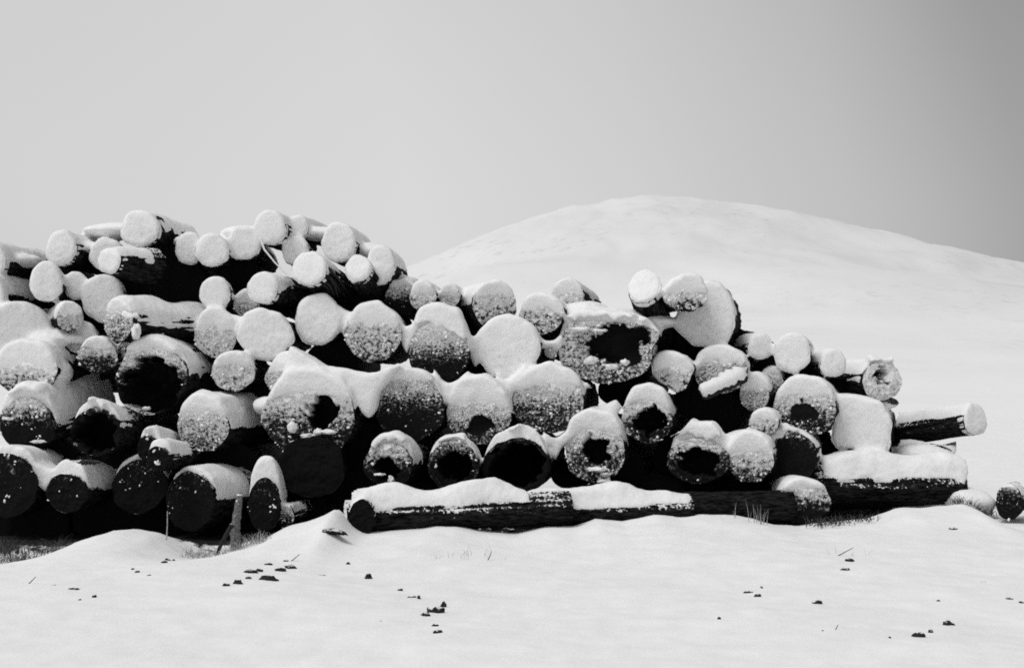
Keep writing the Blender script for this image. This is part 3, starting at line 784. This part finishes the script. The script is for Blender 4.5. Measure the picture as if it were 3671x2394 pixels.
# ---- bark bodies, cut ends, flakes
ICO_V = None
def ico(n=1):
    t = (1 + 5 ** 0.5) / 2
    v = [(-1, t, 0), (1, t, 0), (-1, -t, 0), (1, -t, 0), (0, -1, t), (0, 1, t), (0, -1, -t), (0, 1, -t), (t, 0, -1), (t, 0, 1), (-t, 0, -1), (-t, 0, 1)]
    f = [(0, 11, 5), (0, 5, 1), (0, 1, 7), (0, 7, 10), (0, 10, 11), (1, 5, 9), (5, 11, 4), (11, 10, 2), (10, 7, 6), (7, 1, 8),
         (3, 9, 4), (3, 4, 2), (3, 2, 6), (3, 6, 8), (3, 8, 9), (4, 9, 5), (2, 4, 11), (6, 2, 10), (8, 6, 7), (9, 8, 1)]
    v = [np.array(p) / np.linalg.norm(p) for p in v]
    for _ in range(n):
        cache = {}; nf = []
        def mid(a, b):
            k = (min(a, b), max(a, b))
            if k not in cache:
                m = v[a] + v[b]; v.append(m / np.linalg.norm(m)); cache[k] = len(v) - 1
            return cache[k]
        for a, b, c in f:
            x, y, z = mid(a, b), mid(b, c), mid(c, a)
            nf += [(a, x, z), (b, y, x), (c, z, y), (x, y, z)]
        f = nf
    return np.array(v), np.array(f, dtype=np.int32)
ICO1 = ico(1); ICO2 = ico(2); ICO0 = ico(0)

def snow_level(d, un, wn_, r, hole):
    he = 1 - 2 * d['cov']
    k = min(1.0, d['cov'] / 0.15)
    s = np.clip((wn_ - he) / 0.6 + 0.45 * k - 1.0 * (1 - k), -3, 1.8)
    low = d['fr'] * 2 - 1 - 4.0 * max(0, 0.3 - d['fr']) + 0.45 * wn_
    s = np.maximum(s, low)
    s = np.where(r > 0.55, np.maximum(s, -1.2 + 2 * d['rim'] * sstep(0.5, 0.95, r) + (s + 1) * 0.5), s) if d['rim'] > 0 else s
    return s - 2.2 * hole

d_base = [d['C'] for d in LOGS]
LOG_OBJ = []
for i, d in enumerate(LOGS):
    deep = d['label'] == FILLER
    nseg = 36 if deep else 72
    step = NTH // nseg if nseg != 72 else 2.5
    th_i = (np.arange(nseg) * NTH / nseg).astype(int)
    th = TH[th_i]; R = d['R'][th_i]
    L = d['L']
    st = list(np.arange(0, min(L, 1.5), 0.12 if deep else 0.055)) + list(np.linspace(min(L, 1.5), L, 6))[(0 if L <= 1.5 else 0):]
    st = sorted(set(round(x, 4) for x in st))
    P, LP = [], []
    for s in st:
        r = R * (1 + d['taper'] * s / L)
        nn = np.array([mnoise.noise(Vector((math.cos(t) * 5 + d['seed'], s * 1.1, math.sin(t) * 5))) * 0.022 + mnoise.noise(Vector((math.cos(t) * 14, s * 3.0 + d['seed'], math.sin(t) * 14))) * 0.012 for t in th])
        r2 = r * (0.985 + 0.1 * nn * 3) + nn
        if s == 0: r2 = r * 0.995
        P.append(to_world(d, r2 * np.cos(th), r2 * np.sin(th), np.full(nseg, s)))
        LP.append(np.stack([r2 * np.cos(th), r2 * np.sin(th), np.full(nseg, s)], -1))
    ns = len(st)
    P = np.concatenate(P); LP = np.concatenate(LP)
    idx = np.arange(ns * nseg).reshape(ns, nseg)
    nx = np.roll(idx, -1, 1)
    q = np.stack([idx[:-1], nx[:-1], nx[1:], idx[1:]], -1).reshape(-1, 4)
    faces = [tuple(f) for f in q[:, ::1].tolist()] + [tuple(idx[-1].tolist())]
    me = mesh_np('log', P - d['C'], faces, M_bark if d['cap'] > 0 else M_bark_bare)
    vattr(me, 'lp', LP)
    o = link('log', me)
    o.location = d['C']
    tag(o, d['label'], 'log', d['group']); LOG_OBJ.append(o)
    # the cut end
    nr = 12 if deep else 30
    ns2 = 36 if deep else 90
    ti = (np.arange(ns2) * NTH / ns2).astype(int); t2 = TH[ti]; R2 = d['R'][ti]
    rs = np.concatenate([[0.02], np.linspace(0.06, 1, nr)])
    rr, tt = np.meshgrid(rs, np.arange(ns2), indexing='ij')
    un = rr * np.cos(t2[tt]); wn_ = rr * np.sin(t2[tt])
    uu = un * R2[tt]; ww = wn_ * R2[tt]
    hole = np.zeros_like(uu)
    jit = np.array([mnoise.noise(Vector((x * 2.6 + d['seed'], y * 2.6, 1))) for x, y in zip(un.ravel(), wn_.ravel())]).reshape(un.shape)
    jit2 = np.array([mnoise.noise(Vector((x * 7 + d['seed'], y * 7, 4))) for x, y in zip(un.ravel(), wn_.ravel())]).reshape(un.shape)
    ss = 0.02 * jit + 0.010 * jit2
    if d['hol']:
        hx_, hy_, hr, hd = d['hol']
        dist = np.hypot(un - hx_, wn_ - hy_) + 0.30 * jit + 0.13 * jit2
        hole = sstep(hr + 0.04, hr - 0.12, dist)
        ss = ss + hole * hd * (1 + 0.3 * jit)
    if d['crack'] is not None:
        c = np.abs(wn_ - d['crack'] + 0.18 * un + 0.05 * jit)
        ck = sstep(0.055, 0.0, c) * sstep(0.95, 0.6, np.abs(un + 0.2))
        ss = ss + ck * 0.05; hole = np.maximum(hole, ck * 0.9)
    ss[-1] = 0.0
    sn = snow_level(d, un, wn_, rr, hole)
    pos = to_world(d, uu.ravel(), ww.ravel(), ss.ravel()) - d['C']
    idx = np.arange(pos.shape[0]).reshape(rr.shape); nx = np.roll(idx, -1, 1)
    q = np.stack([idx[:-1], idx[1:], nx[1:], nx[:-1]], -1).reshape(-1, 4)
    fl = [tuple(f) for f in q.tolist()] + [tuple(idx[0].tolist())]
    em_ = mesh_np('cut_end', pos, fl, M_end)
    gs = random.uniform(0.7, 1.5)
    vattr(em_, 'lp', np.stack([uu.ravel() * gs + d['seed'], ww.ravel() * gs * random.uniform(0.8, 1.3), np.zeros(uu.size)], -1))
    fattr(em_, 'snow', sn); fattr(em_, 'ring', np.hypot(uu, ww))
    link('cut_end', em_, o)
    if deep: continue
    build_cap(i, o)
    # flakes and clods of snow clinging to the face
    area = math.pi * (d['R'].mean()) ** 2
    n_try = int(area * 1100)
    if d['cov'] < 1.0 and n_try > 0:
        ii = rng.integers(0, sn.size, n_try * 3)
        wgt = rr.ravel()[ii]
        ok = rng.random(len(ii)) < wgt
        ii = ii[ok][:n_try]
        sv = sn.ravel()[ii]
        pr = np.clip(0.12 + 0.55 * np.exp(-((sv - 0.0) / 0.5) ** 2), 0, 1) * (sv > -1.4) * (sv < 0.9)
        pr = pr * sstep(0.02, 0.30, np.array([mnoise.noise(Vector((uu.ravel()[j] * 9 + d['seed'], ww.ravel()[j] * 9, 2))) for j in ii]) + 0.14)
        if d['fr'] < 0.1: pr = pr * np.where(sv < -0.7, 0.25, 1)
        ii = ii[rng.random(len(ii)) < pr]
        iv, if_ = ICO0
        VV, FF = [], []
        for k, j in enumerate(ii):
            r = 0.0045 + 0.015 * rng.random() ** 2.6
            sc = np.array([rng.uniform(0.8, 1.7), rng.uniform(0.6, 1.1), 0.6]) * r
            an = rng.uniform(0, 3.14); ca, sa = math.cos(an), math.sin(an)
            b = iv * sc * rng.uniform(0.8, 1.2, (len(iv), 1))
            bu, bw_ = b[:, 0] * ca - b[:, 1] * sa, b[:, 0] * sa + b[:, 1] * ca
            VV.append(pos[j] + np.outer(bu, d['u']) + np.outer(bw_, d['w']) + np.outer(b[:, 2] - 0.004, d['a']))
            FF.append(if_ + k * len(iv))
        if VV:
            sc_ = link('snow_flakes', mesh_np('snow_flakes', np.concatenate(VV), np.concatenate(FF), M_loose), o)
            sc_['kind'] = 'stuff'

def log_obj(key):
    return next((d, o_) for d, o_ in zip(LOGS, LOG_OBJ) if key in d['label'])

def ledge(key, spots, name='snow_ledge'):
    '''snow lying on a step or lip inside a rough face: flattened lumps, one part each'''
    d, o_ = log_obj(key)
    for (px, py, w_, h_, off) in spots:
        c = pt(px, py, d['Yd'] + off) - d['C']; k = d['Yd'] / F
        v, f = ICO2; sd = random.random() * 40
        n = np.array([mnoise.noise(Vector(x * 1.6) + Vector((sd, 0, sd))) * 0.5 + 0.25 * mnoise.noise(Vector(x * 4) + Vector((sd, 1, 2))) for x in v])
        v = v * (1 + n)[:, None] * np.array([w_ * k, max(0.05, w_ * k * 0.6), h_ * k])
        link(name, mesh_np(name, v + c, f, M_loose), o_)
ledge('biggest butt', [(1105, 1562, 26, 9, -0.02), (1140, 1548, 16, 12, -0.02), (1180, 1548, 34, 9, -0.01), (1062, 1586, 24, 8, -0.02), (1050, 1530, 18, 20, -0.01)])
ledge('snow ledge in its black hole', [(2140, 1682, 34, 10, -0.02), (2170, 1700, 20, 8, -0.02), (2165, 1725, 26, 9, -0.02)])
ledge('black rotted face', [(527, 1463, 14, 6, 0.05)])
ledge('dark wide log end at left', [(140, 1582, 26, 6, -0.02), (30, 1500, 22, 5, -0.01)])
ledge('rotted double hole', [(1360, 1700, 20, 5, -0.02), (1402, 1722, 11, 18, -0.02)])
ledge('lump of snow on its upper', [(486, 1190, 15, 30, -0.10), (470, 1130, 30, 20, -0.05)], 'hanging_snow')
ledge('huge broken', [(2120, 1290, 26, 14, -0.01), (2190, 1315, 24, 12, 0.0), (2240, 1300, 16, 12, 0.0), (2080, 1180, 40, 8, -0.04), (2150, 1185, 30, 6, -0.05)])

def splinters(key, spots):
    d, o_ = log_obj(key)
    for (x0, y0, x1, y1, r0) in spots:
        a, b = pt(x0, y0, d['Yd'] + 0.03) - d['C'], pt(x1, y1, d['Yd'] + 0.10) - d['C']
        m = (a + b) / 2 + np.array([0.01, 0.01, 0.015])
        V_, F_ = tube([a, m, b], r0 * d['Yd'] / F, 0.5 * d['Yd'] / F, 6)
        link('splinter', mesh_np('splinter', V_, F_, M_scrap), o_)

def crumbs(key, n, s0, s1):
    '''crumbs of snow caught on the bark below the cap'''
    d, o_ = log_obj(key); iv, if_ = ICO0; VV, FF = [], []
    for _ in range(n):
        s = random.uniform(s0, s1)
        if mnoise.noise(Vector((s * 5, 1, d['seed']))) < -0.1 and random.random() < 0.7: continue
        g = (math.pi if d['a'][0] > 0 else 0)
        off = random.triangular(-0.9, 0.6, 0.45)
        t = g - off if d['a'][0] > 0 else g + off
        ii = int(t / (2 * math.pi) * NTH) % NTH; R = d['R'][ii]
        r = 0.006 + 0.018 * random.random() ** 2.2
        c = R * math.cos(t) * d['u'] + R * math.sin(t) * d['w'] + s * d['a']
        VV.append(c + iv * np.array([1.5, 1, 0.8]) * r * np.array([[random.uniform(0.7, 1.3)] for _ in iv])); FF.append(if_ + 12 * len(FF))
    q = link('snow_crumbs', mesh_np('snow_crumbs', np.concatenate(VV), np.concatenate(FF), M_loose), o_); q['kind'] = 'stuff'
crumbs('long log lying lengthways at the pile front', 160, 0.4, 2.3)
crumbs('second lengthways', 260, 0.0, 1.75)
crumbs('dark bare lengthways', 60, 0.0, 0.9)
crumbs('long thick log lying lengthways', 50, 0.1, 1.8)

# ------------------------------------------------------------------ things in the snow
def on_ground(px, py):
    lo, hi = 5.0, 20.0
    for _ in range(50):
        m = (lo + hi) / 2
        p = pt(px, py, m)
        if p[2] > float(ground_z(p[0], p[1])): lo = m
        else: hi = m
    return pt(px, py, (lo + hi) / 2)

def scrap(px, py, w, h, label, group=None, name='bark_scrap', cat='bark', bend=0.0):
    p = on_ground(px, py + h * 0.4)
    k = p[1] / F
    iv, if_ = ICO2
    s = random.random() * 50
    ax = np.array([w * k, max(w * 0.7, 8) * k, h * k * 1.15])
    v = iv.copy()
    n = np.array([mnoise.noise(Vector(x * 1.7) + Vector((s, s, 0))) * 0.45 + mnoise.noise(Vector(x * 4.2) + Vector((0, s, s))) * 0.25 for x in v])
    v = v * (1 + n)[:, None] * ax * 1.2
    if bend: v[:, 2] += bend * k * (1 - (v[:, 0] / ax[0]) ** 2)
    o = link(name, mesh_np(name, v, if_, M_scrap, smooth=True))
    p[2] -= h * k * 0.2
    o.location = p
    tag(o, label, cat, group)

SC = 'bark scraps in the foreground snow'
scrap(1190, 1908, 44, 8, 'bent dark branch arching out of the snow left of the front log stub', name='branch_piece', cat='branch', bend=9)
for (x, y, w, h, l) in (
    (961, 2072, 30, 13, 'largest ragged dark bark scrap in the scattered trail at lower left'),
    (898, 2047, 21, 8, 'dark bark scrap above and left of the largest one in the trail'),
    (1042, 2031, 17, 9, 'dark bark scrap at the upper right end of the trail'),
    (1006, 2041, 15, 8, 'dark bark scrap joined to the trail end from the left'),
    (853, 2087, 15, 13, 'snow-flecked bark scrap at the lower left end of the trail'),
    (810, 2096, 13, 8, 'leftmost small bark scrap of the trail'),
    (1321, 2065, 10, 14, 'lone upright dark bark chip below the front log stub'),
    (1561, 2187, 26, 17, 'rough dark clump of bark in the middle foreground'),
    (1525, 2202, 14, 9, 'dark bark bit touching the middle clump on its left'),
    (1590, 2168, 9, 16, 'thin upright bark bit behind the middle clump'),
    (1569, 2264, 13, 11, 'snow-dusted bark bit lying below the middle clump'),
    (2716, 2135, 11, 10, 'round dark bark knob right of a flat one'),
    (2682, 2121, 14, 6, 'flat dark bark flake beside a round knob'),
    (2930, 2157, 14, 9, 'cupped dark bark bit alone in the right foreground'),
    (3294, 2275, 18, 13, 'angular dark bark clump low at the right, beside a larger one'),
    (3399, 2236, 19, 16, 'biggest dark clod in the right foreground'),
    (3336, 2261, 8, 7, 'small bark bit between two dark clods at the right'),
    (3617, 2145, 11, 7, 'dark bark bit near the right edge, left of another'),
    (3664, 2160, 12, 7, 'dark bark bit cut by the right edge'),
    (3416, 1893, 13, 5, 'flat dark bark flake below the right end of the long log'),
    (3165, 1822, 28, 9, 'dark wood splinter at the foot of the long right log'),
    (1738, 1898, 26, 10, 'dark lump with icy snow drips left of its twin before the front log'),
    (1822, 1902, 26, 11, 'dark lump with icy snow drips right of its twin before the front log'),
    (3046, 2006, 12, 8, 'faint dark bark tuft on the snow below the right log end'),
    (266, 2111, 18, 7, 'slanting dark bark sliver at lower left'),
    (192, 2100, 12, 5, 'dark bark sliver left of the slanting one'),
    (607, 2006, 14, 8, 'dark bark bit at the foot of the left snow mound')):
    scrap(x, y, w, h, l, SC)
for (x, y, w, h) in ((929, 2043, 11, 7), (963, 2022, 11, 6), (891, 2070, 9, 5), (1026, 2009, 8, 3), (1248, 2017, 5, 4), (1155, 2060, 10, 3),
                     (1475, 2138, 12, 5), (1502, 2141, 6, 11), (1560, 2239, 9, 5), (1366, 2227, 6, 4), (1366, 2249, 6, 4), (1434, 2112, 8, 4),
                     (338, 2138, 8, 8), (492, 2049, 7, 7), (476, 2038, 5, 3), (534, 2060, 6, 3), (590, 2014, 9, 6), (286, 2149, 5, 4),
                     (2730, 2104, 4, 6), (2578, 2214, 5, 5), (3031, 2039, 14, 6), (3527, 2085, 7, 4), (3364, 2152, 5, 4), (2950, 2260, 4, 4), (3190, 2284, 4, 5)):
    scrap(x, y, w, h, 'tiny dark speck of bark poking out of the foreground snow', 'tiny bark specks in the foreground snow')

def rod(name, label, cat, pix, Y, r0, r1, mat, sub=8):
    P = []
    for (a, b) in zip(pix[:-1], pix[1:]):
        for f in np.arange(sub) / sub: P.append(pt(a[0] + (b[0] - a[0]) * f, a[1] + (b[1] - a[1]) * f, Y))
    P.append(pt(*pix[-1], Y))
    c = P[0]
    V_, F_ = tube([p - c for p in P], r0 * Y / F, r1 * Y / F)
    o = link(name, mesh_np(name, V_, F_, mat)); o.location = c
    tag(o, label, cat)

splinters('splintered bark hanging', [(1168, 985, 1222, 1050, 9), (1160, 1000, 1200, 1062, 8), (1175, 960, 1240, 1040, 7), (1150, 1015, 1185, 1050, 6), (1185, 1000, 1212, 1066, 5)])
splinters('highest on the left half', [(560, 800, 600, 850, 9), (562, 780, 592, 800, 7)])
rod('splinter', 'thin snow-whitened splinter hanging slantwise across the black gap under the top row', 'splinter', [(932, 850), (948, 895), (985, 940), (1042, 1000)], Yat(980, 920, 0.0), 4, 2, M_loose)
rod('stake', 'frosted grey stake leaning upright between two black log ends at the pile foot', 'stake', [(850, 1985), (842, 1900), (852, 1830), (860, 1772)], 14.35, 21, 11, M_stake)
rod('stick', 'dark stick slanting out of the snow before the frosted stake', 'stick', [(778, 1985), (800, 1935), (832, 1880)], 14.0, 6, 9, M_scrap)
rod('stalk', 'thin pale stalk standing before the black logs at lower left', 'stalk', [(597, 1935), (600, 1880), (600, 1832)], 14.0, 2.2, 1.2, M_pale_grass)

# split slab lying across a log end, with snow along its upper face
def slab(x0, y0, x1, y1, Y, half, label):
    a, b = pt(x0, y0, Y), pt(x1, y1, Y + 0.06)
    ax = (b - a) / np.linalg.norm(b - a); nrm = np.array([-ax[2], 0, ax[0]]); dp = np.array([0, 1.0, 0])
    def bar(name, lo, hi, d0, d1, mat, parent, wob):
        Vv, Ff = [], []
        n = 18; L_ = np.linalg.norm(b - a)
        sec = [(lo, d0), (lo, d1), ((lo + hi) / 2, d1 + 0.01), (hi, d1), (hi, d0), ((lo + hi) / 2, d0 - 0.015)]
        for k in range(n + 1):
            for (h, dd) in sec:
                w_ = 1 + wob * mnoise.noise(Vector((k * 0.6, h * 30, dd * 20)))
                e = 0.7 if k in (0, n) else 1.0
                Vv.append(ax * L_ * k / n + nrm * h * w_ * e + dp * dd * e)
        m = len(sec)
        for k in range(n):
            for q_ in range(m):
                r_ = (q_ + 1) % m; Ff.append((k * m + q_, k * m + r_, (k + 1) * m + r_, (k + 1) * m + q_))
        Ff.append(tuple(range(m))[::-1]); Ff.append(tuple(n * m + q_ for q_ in range(m)))
        return link(name, mesh_np(name, Vv, Ff, mat), parent)
    k = Y / F
    o = bar('wood_slab', -half * k, half * k * 0.5, -0.07, 0.07, M_scrap, None, 0.15); o.location = a
    tag(o, label, 'wood slab')
    bar('snow_cap', -half * k * 0.55, half * k * 1.0, -0.10, 0.075, M_loose, o, 0.7)
slab(2512, 1408, 2672, 1336, Yat(2590, 1360, -0.16), 31, 'split slab of wood slanting across a frosted log end, snow along it')

# dry grass at the foot of the pile
def grass(label_name, spots, mat, hmin, hmax, rad, lean, count):
    Vv, Ff = [], []
    for (px, py, sp, Yg) in spots:
        for _ in range(count):
            x = px + random.gauss(0, sp); y = py + random.gauss(0, sp * 0.15)
            p = pt(x, y, Yg + random.uniform(-0.25, 0.25)); k = Yg / F
            p[2] = min(p[2], float(ground_z(p[0], p[1])) + 0.1)
            h = random.uniform(hmin, hmax) * k; dx, dy = random.gauss(0, lean), random.gauss(0, lean)
            o = len(Vv); r = rad * k * random.uniform(0.7, 1.3)
            for s_ in range(4):
                f = s_ / 3; c = p + np.array([dx * h * f * f, dy * h * f * f, h * f * (1 - 0.25 * abs(dx) * f) - 0.03])
                w_ = r * (1 - 0.85 * f)
                Vv += [c + np.array([w_, 0, 0]), c + np.array([-w_ * 0.5, w_ * 0.8, 0]), c + np.array([-w_ * 0.5, -w_ * 0.8, 0])]
            for s_ in range(3):
                for q_ in range(3):
                    r_ = (q_ + 1) % 3; Ff.append((o + s_ * 3 + q_, o + s_ * 3 + r_, o + s_ * 3 + 3 + r_, o + s_ * 3 + 3 + q_))
    o = link('dry_grass', mesh_np('dry_grass', np.array(Vv), np.array(Ff), mat))
    tag(o, label_name, 'grass', None, 'stuff')

grass('tangle of dark dead grass at the lower left foot of the pile', [(30, 2015, 40, 14.1), (110, 2005, 45, 14.15), (200, 1975, 40, 14.2), (20, 1970, 30, 14.3)], M_grass, 15, 70, 1.8, 0.7, 90)
grass('pale frosted grass at the lower left foot of the pile', [(20, 2030, 40, 14.0), (90, 2022, 40, 14.05), (170, 2000, 40, 14.1), (230, 1985, 30, 14.15), (600, 2005, 20, 14.0)], M_pale_grass, 10, 50, 2.2, 1.1, 70)
grass('frosted grass tangle in the hollow around the stake', [(690, 1985, 40, 14.2), (780, 1985, 45, 14.15), (860, 1965, 35, 14.2), (930, 1935, 30, 14.2)], M_pale_grass, 10, 48, 1.8, 1.0, 90)
grass('few upright dry stalks against the dark log at right', [(2700, 1862, 26, 15.3), (2660, 1856, 30, 15.3), (2735, 1872, 12, 15.3)], M_pale_grass, 30, 85, 1.6, 0.18, 5)
grass('thin grass blades showing faintly through the front snow', [(1700, 1985, 60, 13.0), (3030, 1990, 60, 13.0), (1600, 2000, 70, 12.9)], M_pale_grass, 15, 50, 0.9, 0.6, 12)
grass('shaded grass fringe under the right logs', [(3000, 1868, 40, 15.6), (3080, 1858, 40, 15.8), (2950, 1876, 30, 15.6)], M_grass, 10, 40, 1.8, 0.9, 60)
grass('dead grass under the snowy hump by the right edge', [(3440, 1790, 16, 16.6), (3490, 1795, 22, 16.6), (3540, 1802, 18, 16.6)], M_grass, 10, 36, 1.8, 1.0, 45)

for (x0, y0, x1, y1, l) in ((1745, 2010, 1762, 1975, 'thin upright twig tip in the snow below the front log'), (3000, 1990, 3060, 1962, 'thin bent twig in the snow below the dark right log end'),
                            (100, 2090, 128, 2066, 'thin twig at the lower left beside the grass'), (2990, 2258, 3004, 2238, 'tiny leaning twig low in the right foreground'), (1040, 2010, 1075, 1985, 'thin twig above the right end of the bark trail')):
    g = on_ground(x0, y0)
    rod('twig', l, 'twig', [(x0, y0 + 4), ((x0 + x1) / 2 + 3, (y0 + y1) / 2), (x1, y1)], g[1], 2.0, 0.9, M_scrap, 4)

# snowy hump over the grass by the right edge
Yh = 17.0
hv, hf_ = ICO2
hv = hv * np.array([0.30, 0.34, 0.17]); hv[:, 0] += hv[:, 2] * -0.15
hv = hv * (1 + 0.18 * np.array([mnoise.noise(Vector(x * 5)) for x in hv]))[:, None]
o = link('snow_hump', mesh_np('snow_hump', hv, hf_, M_loose)); o.location = pt(3480, 1796, Yh)
tag(o, 'small snow hump over dead grass between the long log and the lone log end', 'snow mound')
print('logs', len(LOGS), 'snow faces', len(FQ))
